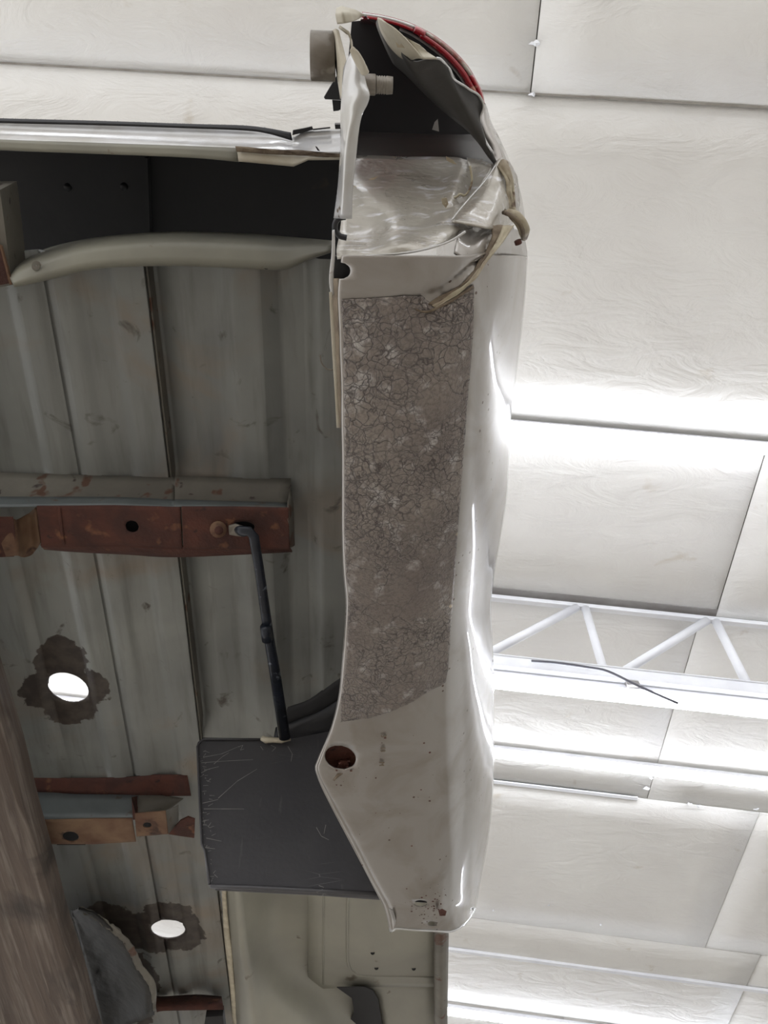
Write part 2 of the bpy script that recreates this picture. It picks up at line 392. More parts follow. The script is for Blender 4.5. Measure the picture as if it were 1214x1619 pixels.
for xx in (1.33, 2.3, .2, -1.2): 
    mk('clip', [(xx+a, YT+b, zc(xx)-dBot-.02-z) for z in (0, .045) for a, b in ((-.03, -.02), (.03, -.02), (.03, .02), (-.03, .02))], [(0, 1, 2, 3), (4, 7, 6, 5), (0, 4, 5, 1), (1, 5, 6, 2), (2, 6, 7, 3), (3, 7, 4, 0)], 'grey_steel', tr)
cp = [WY(840, 1045, YT-.085), WY(880, 1048, YT-.085), WY(930, 1055, YT-.085), WY(960, 1061, YT-.085), WY(1000, 1080, YT-.085), WY(1035, 1096, YT-.085), WY(1072, 1112, YT-.085)]
o = tube('power_cord', catmull(cp, 4), .006, 'cord', seg=6); o['label'] = 'thin dark cord hanging along the truss bottom chord to the tube light'; o['category'] = 'cord'

# ================================================================= PICKUP BED
BED = empty('pickup_bed', (-.3, .9, .62), 'damaged silver pickup bed seen from below with crumpled rear corner and rusty cross members', 'vehicle')
HF = .95
# ---- floor sheet with ribs (u: photo x at y=600 on the floor level)
def X6(px): return W(px, 600, HF)[0]
prof = [(-200, 0), (-60, 0), (-40, 1), (0, 1), (14, 1), (38, 1), (58, 0), (78, 0), (94, 1), (97, 1), (115, 0), (134, 0), (152, 1), (186, 1), (206, 0), (249, 0), (252, 1.6), (262, 1.4), (300, .5), (345, .5), (376, -.3), (419, -.3), (446, .6), (482, .6), (507, -.4), (700, -.4)]
PX_ = [X6(a) for a, b in prof]; PH = [b for a, b in prof]
def ywin(y):    # ribs fade out under cross members
    def sm(a, b, t): t = min(max((t-a)/(b-a), 0), 1); return t*t*(3-2*t)
    return 1-sm(.985, 1.02, y)*(1)
def floor_h(x, y):
    r = np.interp(x, PX_, PH)
    amp = .016
    if x > X6(253):
        w = 1.
        for a in (.515, 1.0):
            pass
        w = 1-max(0, 1-abs(y-.56)/.045)
        if y > .97: w = max(0, 1-(y-.97)/.03)
        return HF+amp*r*w
    return HF+amp*r*.42
xs = np.unique(np.concatenate([np.arange(-1.0, .14, .006), PX_]).round(5)); xs = xs[(xs > -1.0) & (xs < .14)]
ys = np.arange(.240, 2.62, .0075)
XSTEP = X6(250.5)
def flo(name, xs, ys, dark=False):
    V = np.array([(x, y, floor_h(x, y)) for y in ys for x in xs]); Fc = gfaces(len(ys), len(xs))
    XB = W(347, 1400, HF)[0]; Fc = [f for f in Fc if not (V[f[0]][1] > 1.012 and V[f[0]][0] > XB)]
    V, Fc = holes(V, Fc, [(108, 1085, 34, 22, .35), (266, 1467, 27, 15, .04)])
    px = proj(V)
    o = mk(name, V, Fc, 'under', BED, smooth=True)
    st = np.zeros(len(V))
    lob = [(98, 1046, 42, 40), (142, 1088, 36, 28), (110, 1110, 46, 34), (66, 1090, 34, 28), (268, 1455, 46, 34), (250, 1478, 34, 26), (285, 1478, 38, 24), (222, 1560, 30, 60), (236, 1440, 0.1, .1), (170, 1450, 50, 26), (215, 1468, 52, 30)]
    for cx, cy, a, b in lob:
        q = np.hypot((px[:, 0]-cx)/a, (px[:, 1]-cy)/b); st = np.maximum(st, np.clip(1-q*.5, 0, 1))
    at = o.data.attributes.new('stain', 'FLOAT', 'POINT'); at.data.foreach_set('value', st.astype(np.float32))
    return o
flo('floor_panel', xs[xs > XSTEP-.002], ys)
xl = xs[xs <= XSTEP]
lf = flo('floor_panel', xl, ys)
md = lf.modifiers.new('s', 'SOLIDIFY'); md.thickness = .003
# folded lip of the left sheet
V = []; 
for y in ys[::6]: V += [(XSTEP, y, HF), (XSTEP+.003, y, HF-.003), (XSTEP+.004, y, HF+.02)]
mk('seam_lip', V, gfaces(len(ys[::6]), 3), 'flange', BED)
# step strip between the bed floor and the wheel housing
XE = W(312, 1300, HF)[0]
# ---- rear cross member (light, curved)
rear_top = [(14, 437), (30, 415), (60, 398), (150, 377), (250, 368), (330, 369), (400, 374), (470, 380), (530, 384)]
rear_bot = [(16, 452), (40, 447), (68, 440), (150, 424), (250, 418), (330, 420), (400, 423), (448, 425), (470, 418)]
R1 = [(x, y, .955) for x, y in rear_top]; R2 = [(x+1, y+7, .925) for x, y in rear_top]
rear_bot = [(22, 452), (40, 449), (90, 437), (150, 423), (250, 418), (330, 420), (400, 423), (450, 424), (485, 410), (522, 398)]
rear_top = [(14, 434), (30, 414), (80, 392), (150, 377), (250, 368), (330, 368), (400, 371), (450, 375), (485, 378), (530, 382)]
def lerp3(a, b, t, h): return (a[0]+(b[0]-a[0])*t, a[1]+(b[1]-a[1])*t, h)
rows_ = [[(x, y, 1.0) for x, y in rear_top], [lerp3(a, b, .12, .93) for a, b in zip(rear_top, rear_bot)], [lerp3(a, b, .30, .895) for a, b in zip(rear_top, rear_bot)],
         [lerp3(a, b, .62, .885) for a, b in zip(rear_top, rear_bot)], [lerp3(a, b, 1., .885) for a, b in zip(rear_top, rear_bot)], [lerp3(a, b, .985, .945) for a, b in zip(rear_top, rear_bot)]]
rcm = sheet('rear_cross_member', rows_, 'beam', BED, 3, 4, .002); rcm['label'] = 'pale curved cross member nearest the tail end'
sheet('weld_mark', [[(57+7*q*math.cos(a), 420+8*q*math.sin(a), .8832) for a in np.linspace(0, 6.283, 12)] for q in (.15, .6, 1.)], 'flange', rcm, 3, 3, .001)
tube('bolt_hole', [W(253, 407, .884), W(253, 407, .888)], .004, 'flange', rcm); tube('bolt_hole', [W(421, 421.5, .884), W(421, 421.5, .888)], .003, 'black', rcm)
# darker paint patch on it
# ---- rear recess above: roof and walls boxed in for shade, colour darkened too
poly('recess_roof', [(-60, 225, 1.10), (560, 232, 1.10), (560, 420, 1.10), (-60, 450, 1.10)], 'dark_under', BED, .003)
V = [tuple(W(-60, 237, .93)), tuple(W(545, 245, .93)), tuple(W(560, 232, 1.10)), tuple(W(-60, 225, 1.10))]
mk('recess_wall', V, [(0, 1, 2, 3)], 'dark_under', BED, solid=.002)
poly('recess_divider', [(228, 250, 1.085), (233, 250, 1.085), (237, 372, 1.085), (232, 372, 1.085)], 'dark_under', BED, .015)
for px, py in ((107, 296), (196, 295), (322, 238)): tube('rivet', [W(px, py, 1.0985), W(px, py, 1.10)], .005, 'black', BED)
# far left end bracket of the recess
poly('side_gusset', [(-40, 300, .90), (0, 300, .90), (17, 432, .90), (22, 450, .90), (-40, 462, .90)], 'flange', BED, .05)
poly('gusset_web', [(-40, 380, .895), (-1, 388, .895), (15, 448, .895), (-40, 458, .895)], 'rust', BED, .003)
poly('gusset_edge', [(-1, 388, .892), (2, 390, .892), (19, 450, .892), (15, 450, .892)], 'rust_tan', BED, .004)
# ---- tail sill strip
sill = sheet('tail_sill', [[(-60, 186, .905), (0, 192, .905), (150, 196, .905), (300, 201, .905), (400, 207, .905), (440, 213, .905), (462, 217, .905), (480, 208, .905), (510, 205, .905), (545, 205, .905)],
   [(-60, 198, .90), (0, 203, .90), (150, 208, .90), (300, 213, .90), (400, 217, .90), (440, 221, .90), (462, 226, .90), (480, 221, .90), (510, 219, .90), (545, 216, .90)],
   [(-60, 210, .885), (0, 214, .885), (150, 219, .885), (300, 225, .885), (400, 229, .885), (440, 231, .885), (462, 233, .885), (480, 234, .885), (510, 232, .885), (545, 230, .885)],
   [(-60, 216, .875), (0, 222, .875), (150, 227, .875), (300, 232, .875), (400, 236, .875), (440, 238, .875), (462, 239, .875), (480, 240, .875), (510, 242, .875), (545, 243, .875)]], 'sill', BED, 4, 4, .0015)
lip = sheet('sill_lip', [[(-60, 216, .874), (0, 221, .874), (150, 227, .874), (300, 232, .874), (375, 235, .874)], [(-60, 231, .87), (0, 237, .87), (150, 243, .87), (300, 249, .87), (378, 256, .87)]], 'beam', BED, 3, 4, .002)
sheet('sill_lip', [[(375, 238, .87), (420, 242, .87), (470, 246, .87), (490, 247, .87), (545, 250, .87)], [(377, 255, .866), (420, 259, .866), (464, 263, .866), (487, 252, .866), (545, 251, .866)]], 'cream', BED, 3, 4, .002, lin_c=True)
sheet('torn_seam', [[(372, 231, .868), (430, 236, .868), (480, 238, .868), (545, 244, .868)], [(374, 240, .867), (430, 244, .867), (480, 246, .867), (545, 251, .867)]], 'dark_filler', BED, 3, 6, .001, rough=.0006)
ws = sheet('weather_strip', [[(-60, 184, .90), (0, 188, .90), (150, 192, .90), (300, 197, .90), (380, 199, .90), (420, 203, .90), (460, 210, .90)], [(-60, 190, .897), (0, 193.5, .897), (150, 197, .897), (300, 202, .897), (390, 206, .897), (425, 211, .897), (462, 222, .897)]], 'black', BED, 3, 8, .002)
ws['label'] = 'black sealing strip along the tail edge'
tuft = []
tf = []
for i in range(420):
    x = random.uniform(-20, 455); yb = np.interp(x, [0, 150, 300, 380, 420, 460], [188, 192, 197, 199, 203, 211]); hh = random.uniform(.5, 2.5)
    k = len(tuft); tuft += [W(x-.8, yb+1, .899), W(x+.8, yb+1, .899), W(x+random.uniform(-1.5, 1.5), yb-hh, .90)]; tf.append((k, k+1, k+2))
o = mk('frayed_fibre', tuft, tf, 'blue_grey', BED); o['kind'] = 'stuff'
poly('broken_clip', [(463, 206, .90), (480, 203, .90), (493, 200, .90), (495, 205, .90), (478, 210, .90), (462, 214, .90)], 'black', BED, .004)
poly('wire_stub', [(495, 204, .90), (522, 201, .90), (522, 203, .90), (495, 206, .90)], 'black', BED, .003)
poly('crack_mark', [(498, 231, .8735), (501, 232, .8735), (506, 239, .8735), (502, 238, .8735)], 'black', sill, .0006)

# ---- cross members
def hatmember(name, xa, xb, ya, yb, rustmat, topmat, bottom, depth, label, wob=2, rimy=None):
    pass
cm = empty('cross_member', (-.4, .58, .88)); cm.parent = BED; cm.location = Vector((-.4, .58, .88+Z0))-BED.location
cm['label'] = 'long grey cross member with rusty underside carrying the flap rod'
sheet('upper_flange', [[(-60, 746, .948), (60, 749, .948), (180, 753, .948), (270, 755, .948), (285, 753, .948), (380, 756, .948), (459, 757, .948)],
    [(-60, 772, .92), (60, 775, .92), (180, 776, .92), (270, 780, .92), (285, 780, .92), (380, 784, .92), (458, 786, .92)],
    [(-60, 785, .905), (60, 786, .905), (180, 786, .905), (270, 790, .905), (285, 790, .905), (380, 793, .905), (458, 795, .905)],
    [(-60, 804, .883), (60, 801, .883), (180, 799, .883), (270, 803, .883), (285, 801, .883), (380, 801, .883), (457, 803, .883)]], 'flange', cm, 3, 4, .002)
sheet('web', [[(-60, 785, .9035), (60, 786, .9035), (180, 786, .9035), (270, 790, .9035), (285, 790, .9035), (380, 793, .9035), (455, 795, .9035)],
    [(-60, 804, .8815), (60, 801, .8815), (180, 799, .8815), (270, 803, .8815), (285, 801, .8815), (380, 801, .8815), (456, 803, .8815)]], 'blue_grey', cm, 3, 4, .001)
def grid_from(pt, pb, h, n=8, m=14):
    """rows between two poly lines of photo points"""
    A_ = np.array(pt, float); B_ = np.array(pb, float)
    def res(P):
        d = np.concatenate([[0], np.cumsum(np.hypot(*np.diff(P, axis=0).T))]); t = np.linspace(0, d[-1], m*6+1)
        return np.stack([np.interp(t, d, P[:, 0]), np.interp(t, d, P[:, 1])], -1)
    a, b = res(A_), res(B_)
    return [[(*(a[i]+(b[i]-a[i])*t), h(t) if callable(h) else h) for i in range(len(a))] for t in np.linspace(0, 1, n+1)]
def hsheet(name, top, bot, h, mat, par, ell, n=10, m=16, solid=.002, **k):
    G = np.array(grid_from(top, bot, h, n, m)); V = toW(G); Fc = gfaces(G.shape[0], G.shape[1]); V, Fc = holes(V, Fc, ell)
    return mk(name, V, Fc, mat, par, smooth=True, solid=solid, **k)
hsheet('rusty_plate', [(58, 800), (95, 800), (180, 799), (285, 802)], [(66, 865), (100, 863), (180, 861), (288, 867)], .88, 'rust', cm, [(209, 832, 11, 9.5, .3)], 10, 12)
hsheet('rusty_plate', [(287, 801), (370, 801), (456, 803)], [(290, 868), (370, 867), (458, 868)], .878, 'rust', cm, [(384, 833, 19, 9, 0)], 14, 14)
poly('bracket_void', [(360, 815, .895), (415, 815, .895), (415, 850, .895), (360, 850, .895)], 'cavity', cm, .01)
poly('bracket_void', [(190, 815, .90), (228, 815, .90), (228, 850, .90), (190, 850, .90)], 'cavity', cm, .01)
sheet('lower_flange', [[(64, 861, .884), (100, 861, .884), (180, 858, .884), (288, 864, .884), (458, 865, .884)], [(70, 868, .90), (120, 872, .90), (200, 876, .90), (285, 880, .90), (462, 872, .90)]], 'rust', cm, 3, 4, .002)
sheet('lap_edge', [[(90, 801, .8775), (95, 801, .8775)], [(98, 862, .8775), (103, 862, .8775)]], 'rust', cm, 4, 1, .001)
sheet('end_return', [[(457, 757, .95), (460, 757, .95)], [(457, 780, .925), (460, 779, .93)], [(455, 803, .88), (463, 800, .90)], [(457, 867, .88), (465, 862, .90)]], 'flange', cm, 3, 2, .002)
sheet('end_bracket', [[(-60, 818, .875), (0, 818, .875), (20, 820, .875), (27, 822, .89), (45, 812, .905), (58, 801, .895)], [(-60, 848, .87), (0, 848, .87), (24, 848, .87), (33, 850, .89), (48, 838, .905), (60, 830, .895)], [(-60, 880, .87), (0, 880, .87), (26, 878, .87), (37, 881, .89), (52, 875, .905), (64, 858, .895)]], 'rust_tan', cm, 3, 4, .002)
poly('rusty_pad', [(-60, 818, .8685), (20, 818, .8685), (24, 848, .8685), (22, 880, .8685), (-60, 884, .8685)], 'rust', cm, .002)
# nut holding the rod
nut = tube('flange_nut', [W(345, 837, .876), W(345, 837, .870)], .0105, 'rust_tan', cm, 16)
tube('stud', [W(346, 838, .872), W(346, 839, .862)], .0055, 'rust', cm, 10)

cm2 = empty('cross_member', (-.35, 1.15, .86)); cm2.parent = BED; cm2.location = Vector((-.35, 1.15, .86+Z0))-BED.location
cm2['label'] = 'short rusty cross member ending in a small orange box'
sheet('upper_flange', [[(-80, 1228, .948), (60, 1229, .948), (120, 1230, .948), (190, 1229, .948), (240, 1225, .948), (296, 1225, .948)], [(-80, 1252, .935), (60, 1252, .935), (120, 1255, .935), (190, 1257, .935), (240, 1258, .935), (302, 1258, .935)]], 'rust', cm2, 4, 4, .002)
sheet('web', [[(-80, 1254, .93), (60, 1254, .93), (120, 1256, .93), (190, 1257, .93), (219, 1258, .93)], [(-80, 1294, .88), (60, 1296, .88), (120, 1294, .88), (190, 1293, .88), (213, 1293, .88)]], 'blue_grey', cm2, 4, 4, .002)
sheet('web_end', [[(219, 1258, .93), (260, 1258, .935), (290, 1262, .94)], [(212, 1294, .88), (240, 1288, .90), (263, 1283, .92)]], 'flange', cm2, 3, 4, .002)
hsheet('rusty_plate', [(-80, 1298), (85, 1296), (150, 1294), (209, 1294)], [(-80, 1336), (92, 1334), (150, 1334), (215, 1330)], .878, 'rust_tan', cm2, [(112, 1322, 13, 8, .1)], 10, 14)
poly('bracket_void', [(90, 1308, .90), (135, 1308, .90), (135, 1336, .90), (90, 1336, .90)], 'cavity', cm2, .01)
bx = hsheet('box_end', [(213, 1286), (262, 1282)], [(216, 1322), (266, 1318)], .872, 'rust_tan', cm2, [(233, 1304, 7, 4.5, 0)], 14, 5)
bx['label'] = 'orange rusty box with a small round hole'
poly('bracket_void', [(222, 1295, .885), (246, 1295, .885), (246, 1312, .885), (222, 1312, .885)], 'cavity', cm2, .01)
poly('torn_tab', [(266, 1319, .90), (285, 1298, .90), (297, 1292, .90), (308, 1296, .90), (307, 1325, .90), (285, 1322, .90)], 'rust', cm2, .003)
poly('box_side', [(262, 1283, .874), (282, 1274, .92), (282, 1300, .92), (266, 1319, .874)], 'flange', cm2, .002)
poly('joint_strip', [(208, 1262, .9), (218, 1260, .93), (217, 1296, .875), (210, 1296, .875)], 'rust', cm2, .002)
cm3 = sheet('cross_member', [[(244, 1575, .945), (260, 1576, .945), (310, 1573, .945), (350, 1576, .945)], [(246, 1587, .91), (260, 1588, .91), (310, 1587, .91), (352, 1586, .91)], [(248, 1600, .90), (260, 1598, .90), (310, 1597, .90), (354, 1596, .90)]], 'rust', BED, 3, 4, .002)
cm3['label'] = 'narrow rusty cross member at the bottom of the photo'
poly('cross_member', [(325, 1608, .90), (352, 1606, .90), (356, 1640, .90), (320, 1640, .90)], 'dark_under', BED, .02)

# ---- flap, rod
flap = empty('mud_flap', (-.15, .97, .65)); flap.parent = BED; flap.location = Vector((-.15, .97, .65+Z0))-BED.location
def flap_pt(px, py, yy=None):
    return WY(px, py, .955-.0*(py-1168))
out = [(310, 1182), (312, 1172), (320, 1167), (415, 1168), (470, 1166), (520, 1155), (620, 1140), (700, 1140), (700, 1424), (600, 1418), (500, 1411), (400, 1406), (340, 1403), (329, 1396), (322, 1340), (318, 1330), (313, 1250)]
nn = len(out); V = np.array([flap_pt(*p) for p in out]); V2 = V+np.array([0, .008, 0])
fp = mk('rubber_sheet', np.concatenate([V, V2]), [list(range(nn)), list(range(2*nn-1, nn-1, -1))]+[(i, (i+1) % nn, nn+(i+1) % nn, nn+i) for i in range(nn)], 'rubber', flap, bev=.002)
flap['label'] = 'dark grey scratched mud flap'
rim = [WY(x, y, .951) for x, y in ((333, 1401), (400, 1403), (500, 1408), (600, 1414))]
tube('rolled_edge', rim, .003, 'rubber', flap, 6)
tube('rolled_edge', [WY(x, y, .951) for x, y in ((331, 1398), (324, 1345), (319, 1335), (315, 1250), (312, 1180), (321, 1168), (412, 1169))], .0018, 'rubber', flap, 6)
blob = tube('sealant_blob', [WY(x, y, .945) for x, y in ((414, 1167), (420, 1170), (432, 1170), (445, 1171), (459, 1168))], [.004, .005, .004, .004, .003], 'white_bead', flap, 8)
rod = empty('flap_rod', (-.18, .8, .88)); rod.parent = BED; rod.location = Vector((-.18, .8, .88+Z0))-BED.location
rod['label'] = 'blue-black flat steel rod between cross member and mud flap'
tube('bar', [W(374, 838, .872), W(384, 840, .864), (W(394, 840, .862)), W(401, 848, .86), W(410, 900, .865), W(424, 1000, .872), W(434, 1060, .876), W(450, 1167, .885)], [.0085, .008, .007, .0065, .0062, .007, .0078, .0088], 'rod', rod, 12, flat=.6)
tube('threaded_collar', [W(420, 990, .866), W(422, 1012, .867)], .0075, 'rod', rod, 10)
poly('eye_tab', [(361, 832, .868), (372, 829, .868), (388, 834, .863), (397, 839, .862), (398, 847, .862), (380, 849, .866), (362, 846, .868)], 'steel', rod, .003, bev=.001)
sv_, sf_ = [], []
def scr(pts, w=.0005):
    P = [WY(x, y, .9535) for x, y in pts]
    for a, b in zip(P[:-1], P[1:]):
        d = b-a; n_ = np.array([-d[2], 0, d[0]]); n_ = n_/max(np.linalg.norm(n_), 1e-6)*w; k = len(sv_)
        sv_.extend([a-n_, a+n_, b+n_*.6, b-n_*.6]); sf_.append((k, k+1, k+2, k+3))
for p in ([(322, 1197), (350, 1192), (378, 1180)], [(338, 1208), (352, 1196), (362, 1190)], [(318, 1206), (360, 1203), (400, 1201)], [(345, 1262), (375, 1235), (406, 1216)], [(322, 1279), (350, 1279), (386, 1279)], [(320, 1270), (345, 1264)], [(318, 1222), (330, 1216), (346, 1212)],
          [(455, 1180), (462, 1192), (460, 1204)], [(377, 1181), (384, 1178), (380, 1186), (386, 1184)], [(412, 1180), (416, 1186)], [(428, 1178), (436, 1182), (430, 1188)], [(500, 1308), (508, 1322), (520, 1328)], [(515, 1304), (512, 1318)], [(504, 1400), (512, 1403)], [(326, 1325), (350, 1330)], [(320, 1340), (340, 1342)], [(316, 1300), (330, 1296)]):
    scr(p)
for i in range(60):
    y = random.uniform(1178, 1395); x = np.interp(y, [1170, 1320, 1400], [312, 321, 331])+random.uniform(0, 14); scr([(x, y), (x+random.uniform(-4, 9), y+random.uniform(-5, 5))], .0004)
o = mk('scratch', sv_, sf_, 'grey_steel', flap); o['kind'] = 'stuff'
# dark wheel-arch liner edges behind the flap
sheet('arch_liner', [[(436, 1150, .93), (470, 1138, .93), (510, 1122, .93), (560, 1090, .93)], [(430, 1180, .91), (470, 1178, .91), (510, 1172, .91), (560, 1165, .91)]], 'black', BED, 3, 4, .002)
sheet('arch_liner', [[(455, 1118, .945), (490, 1105, .945), (530, 1075, .945), (570, 1050, .945)], [(438, 1150, .935), (470, 1140, .935), (512, 1124, .935), (560, 1100, .935)]], 'dark_under', BED, 3, 4, .002)

# ---- wheel housing at the bottom
wh = empty('wheel_housing', (0, 1.5, .86)); wh.parent = BED; wh.location = Vector((0, 1.5, .86+Z0))-BED.location
sheet('housing_shell', [
   [(350, 1190, .94), (366, 1190, .93), (384, 1190, .94), (430, 1190, .96), (470, 1190, .97), (520, 1190, .97), (600, 1190, .97), (690, 1190, .97)],[(352, 1370, .94), (372, 1370, .90), (390, 1370, .93), (430, 1370, 1.0), (470, 1370, 1.0), (520, 1370, .985), (600, 1370, .985), (695, 1370, .985)],
   [(356, 1440, .94), (378, 1440, .90), (396, 1440, .93), (430, 1440, .985), (470, 1440, .99), (520, 1440, .98), (600, 1440, .98), (697, 1440, .98)],
   [(361, 1500, .93), (384, 1500, .89), (402, 1500, .92), (430, 1500, .96), (470, 1500, .98), (520, 1500, .98), (600, 1500, .98), (697, 1500, .98)],
   [(367, 1550, .93), (390, 1550, .88), (412, 1550, .90), (440, 1550, .93), (475, 1550, .96), (520, 1550, .98), (600, 1552, .98), (697, 1552, .98)],
   [(372, 1600, .92), (396, 1600, .87), (420, 1600, .88), (450, 1600, .89), (480, 1600, .91), (530, 1600, .95), (600, 1600, .98), (697, 1600, .98)],
   [(377, 1660, .92), (402, 1660, .86), (430, 1660, .86), (460, 1660, .86), (500, 1660, .87), (540, 1660, .90), (610, 1660, .96), (697, 1660, .98)]], 'housing', wh, 5, 4, .002)
sheet('lap_panel', [[(487, 1400, .972), (560, 1400, .972), (640, 1400, .972), (692, 1400, .972)], [(487, 1470, .972), (560, 1470, .972), (640, 1470, .972), (692, 1470, .972)], [(487, 1543, .972), (560, 1540, .972), (640, 1540, .972), (692, 1540, .972)], [(503, 1562, .972), (560, 1559, .972), (640, 1559, .972), (692, 1559, .972)]], 'housing', wh, 3, 3, .004, lin_c=True, lin_r=True)
sheet('lap_panel', [[(580, 1559, .972), (620, 1559, .972), (692, 1559, .972)], [(597, 1575, .972), (630, 1575, .972), (692, 1575, .972)], [(608, 1640, .972), (640, 1640, .972), (692, 1640, .972)]], 'housing', wh, 3, 3, .004, lin_r=True)
poly('arch_void_shade', [(x, y, .955) for x, y in ((532, 1561), (575, 1560), (590, 1566), (598, 1580), (608, 1650), (536, 1650), (560, 1600), (556, 1578))], 'cavity', wh, .001)  # flat black sheet stands in for the shaded opening
pl = [(550, 1400), (549, 1500), (551, 1525), (560, 1538), (580, 1543), (690, 1545)]
tube('pressed_rib', catmull([W(x, y, .9700) for x, y in pl], 5), .0026, 'housing', wh, 6)
tube('pressed_rib', [W(512, 1405, .9700), W(511, 1556, .9700)], .002, 'housing', wh, 6)
for x, y in ((595, 1530), (654, 1531), (589, 1506)): tube('drain_hole', [W(x, y, .9698), W(x, y, .972)], .0045, 'black', wh)
sheet('sealed_seam', [[(350, 1390, .925), (356, 1390, .922)], [(353, 1450, .925), (360, 1450, .922)], [(357, 1500, .92), (366, 1500, .917)], [(364, 1560, .92), (371, 1560, .917)], [(371, 1660, .92), (380, 1660, .917)]], 'white_bead', wh, 8, 2, .003, rough=.0006)
o = sheet('side_flange', [[(686, 1440, .93), (697, 1440, .92), (709, 1440, .93)], [(687, 1540, .93), (697, 1540, .92), (707, 1540, .93)], [(687, 1660, .93), (697, 1660, .92), (706, 1660, .93)]], 'cream', wh, 3, 3, .004)
o.data.materials[0] = MAT['dark_filler'] if False else MAT['flange']
# outer side of the bed beyond the arch
tp = [tuple(W(705, 1440, .93)), tuple(W(705, 1660, .93))]
mk('outer_side_panel', [tp[0], tp[1], (tp[1][0]+.0, tp[1][1], 1.45), (tp[0][0], tp[0][1], 1.45)], [(0, 1, 2, 3)], 'paint', wh, solid=.003)
# torn sheet by the beam
rim = [(126, 1436), (150, 1443), (176, 1462), (205, 1490), (222, 1522), (243, 1557), (244, 1604)]
bmE = [(112, 1440), (122, 1470), (130, 1500), (138, 1530), (146, 1562), (154, 1600), (160, 1640)]
trn = sheet('torn_liner', [[(a_[0]+(b_[0]-a_[0])*t, a_[1]+(b_[1]-a_[1])*t, hz) for a_, b_ in zip(rim, bmE)] for t, hz in ((0, .885), (.12, .872), (.35, .905), (.65, .93), (1, .94))], 'torn_dark', BED, 5, 5, .0015, rough=.0008)
trn['label'] = 'dark torn liner with a crumpled pale rim'
sheet('crumpled_rim', [[(124, 1432, .89), (150, 1442, .885), (178, 1462, .875), (207, 1490, .872), (224, 1522, .872), (246, 1556, .872), (246, 1598, .88)],
   [(130, 1442, .888), (148, 1452, .88), (172, 1470, .872), (199, 1497, .868), (214, 1528, .868), (235, 1560, .868), (242, 1600, .88)]], 'flange', trn, 4, 8, .001, rough=.0014)

# ================================================================= QUARTER PANEL
QP = empty('quarter_panel', (.05, .5, .62)); QP.parent = BED; QP.location = Vector((.05, .5, .62+Z0))-BED.location
QP['label'] = 'silver lower side panel with cracked film and dented rear corner'
HS = .62
# y, inner x, bend x, silhouette x
tab = [(404, 541, 742, 832), (440, 537, 742, 830), (470, 535, 741, 828), (520, 537, 738, 823), (560, 538, 736, 818), (610, 540, 733, 812), (660, 540, 729, 806), (720, 541, 725, 803), (780, 541, 720, 800), (840, 541, 715, 791), (900, 543, 707, 781),
       (950, 547, 702, 775), (1000, 545, 698, 777), (1050, 541, 692, 779), (1100, 536, 690, 780), (1150, 524, 690, 780), (1200, 503, 692, 780), (1216, 499, 693, 780), (1240, 508, 694, 779), (1290, 533, 698, 775), (1340, 560, 704, 768), (1380, 580, 706, 760), (1410, 596, 706, 755), (1436, 609, 706, 750)]
G = []
for y, a, b, c in tab:
    fl_ = 14 if y > 1240 else (6 if y < 1160 else 10)
    dz = 0 if y < 1400 else .004
    row = [(a+3, y, HS+.05), (a, y, HS+.010), (a+fl_*.6, y, HS+.004), (a+fl_, y, HS-.001), (a+fl_+(b-a-fl_)*.35, y, HS-.003), (a+fl_+(b-a-fl_)*.78, y, HS)]
    w = c-b
    row += [(b, y, HS+.009), (b+.28*w, y, HS+.021), (b+.62*w, y, HS+.055), (b+.88*w, y, HS+.11), (c, y, HS+.18)]
    p = W(c, y, HS+.18); row += [tuple(proj(p+np.array([.001, .012, .12])))+(HS+.30,), tuple(proj(p+np.array([-.006, .03, .40])))+(HS+.58,), tuple(proj(p+np.array([-.02, .035, .66])))+(HS+.84,)]
    G.append(row)
# wheel-arch end
y_in = [1470, 1472, 1471, 1468, 1470, 1472, 1473, 1466, 1455, 1440, 1428]
x_in = [622, 618, 622, 628, 650, 690, 712, 728, 740, 749, 751]
hh = [.67, .628, .622, .62, .62, .622, .628, .64, .675, .73, .80]
row = [(x, y, h) for x, y, h in zip(x_in, y_in, hh)]; p = W(751, 1428, .80)
row += [tuple(proj(p+np.array([.001, .012, .12])))+(.92,), tuple(proj(p+np.array([-.006, .03, .40])))+(1.2,), tuple(proj(p+np.array([-.02, .035, .66])))+(1.46,)]
G.append(row)
GF = fine(G, 8, 5)
# slight waviness of the bent sheet metal on the side
V = toW(GF); nr, nc = GF.shape[:2]
PXg = proj(V)
Fc = gfaces(nr, nc)
# dent bulging in the side near the rear
def bumpf(p, cx, cy, rx, ry, amp):
    q = ((p[:, 0]-cx)/rx)**2+((p[:, 1]-cy)/ry)**2; return amp*np.exp(-q)
Vskirt = V.copy()
V[:, 2] += bumpf(PXg, 770, 430, 26, 40, .006)+bumpf(PXg, 690, 470, 40, 14, .004)
# groove running down from the torn lip to the film corner
gx0, gy0, gx1, gy1 = 782, 398, 664, 486
d = np.abs((gy1-gy0)*PXg[:, 0]-(gx1-gx0)*PXg[:, 1]+gx1*gy0-gy1*gx0)/math.hypot(gx1-gx0, gy1-gy0)
t = ((PXg[:, 0]-gx0)*(gx1-gx0)+(PXg[:, 1]-gy0)*(gy1-gy0))/math.hypot(gx1-gx0, gy1-gy0)**2
V[:, 2] += .007*np.exp(-(d/7)**2)*np.clip(1.2-t, 0, 1)*(t > -.2)*(t < 1.15)
Vfull = V.copy()
V, Fc2 = holes(V, Fc, [(538, 1197, 25, 19, .25), (665, 1428, 11, 6, 0), (684, 1460, 9.5, 4.5, 0), (540, 428, 14, 13, 0)])
skirt = mk('lower_skin', V, Fc2, 'paint', QP, smooth=True, solid=.0016)
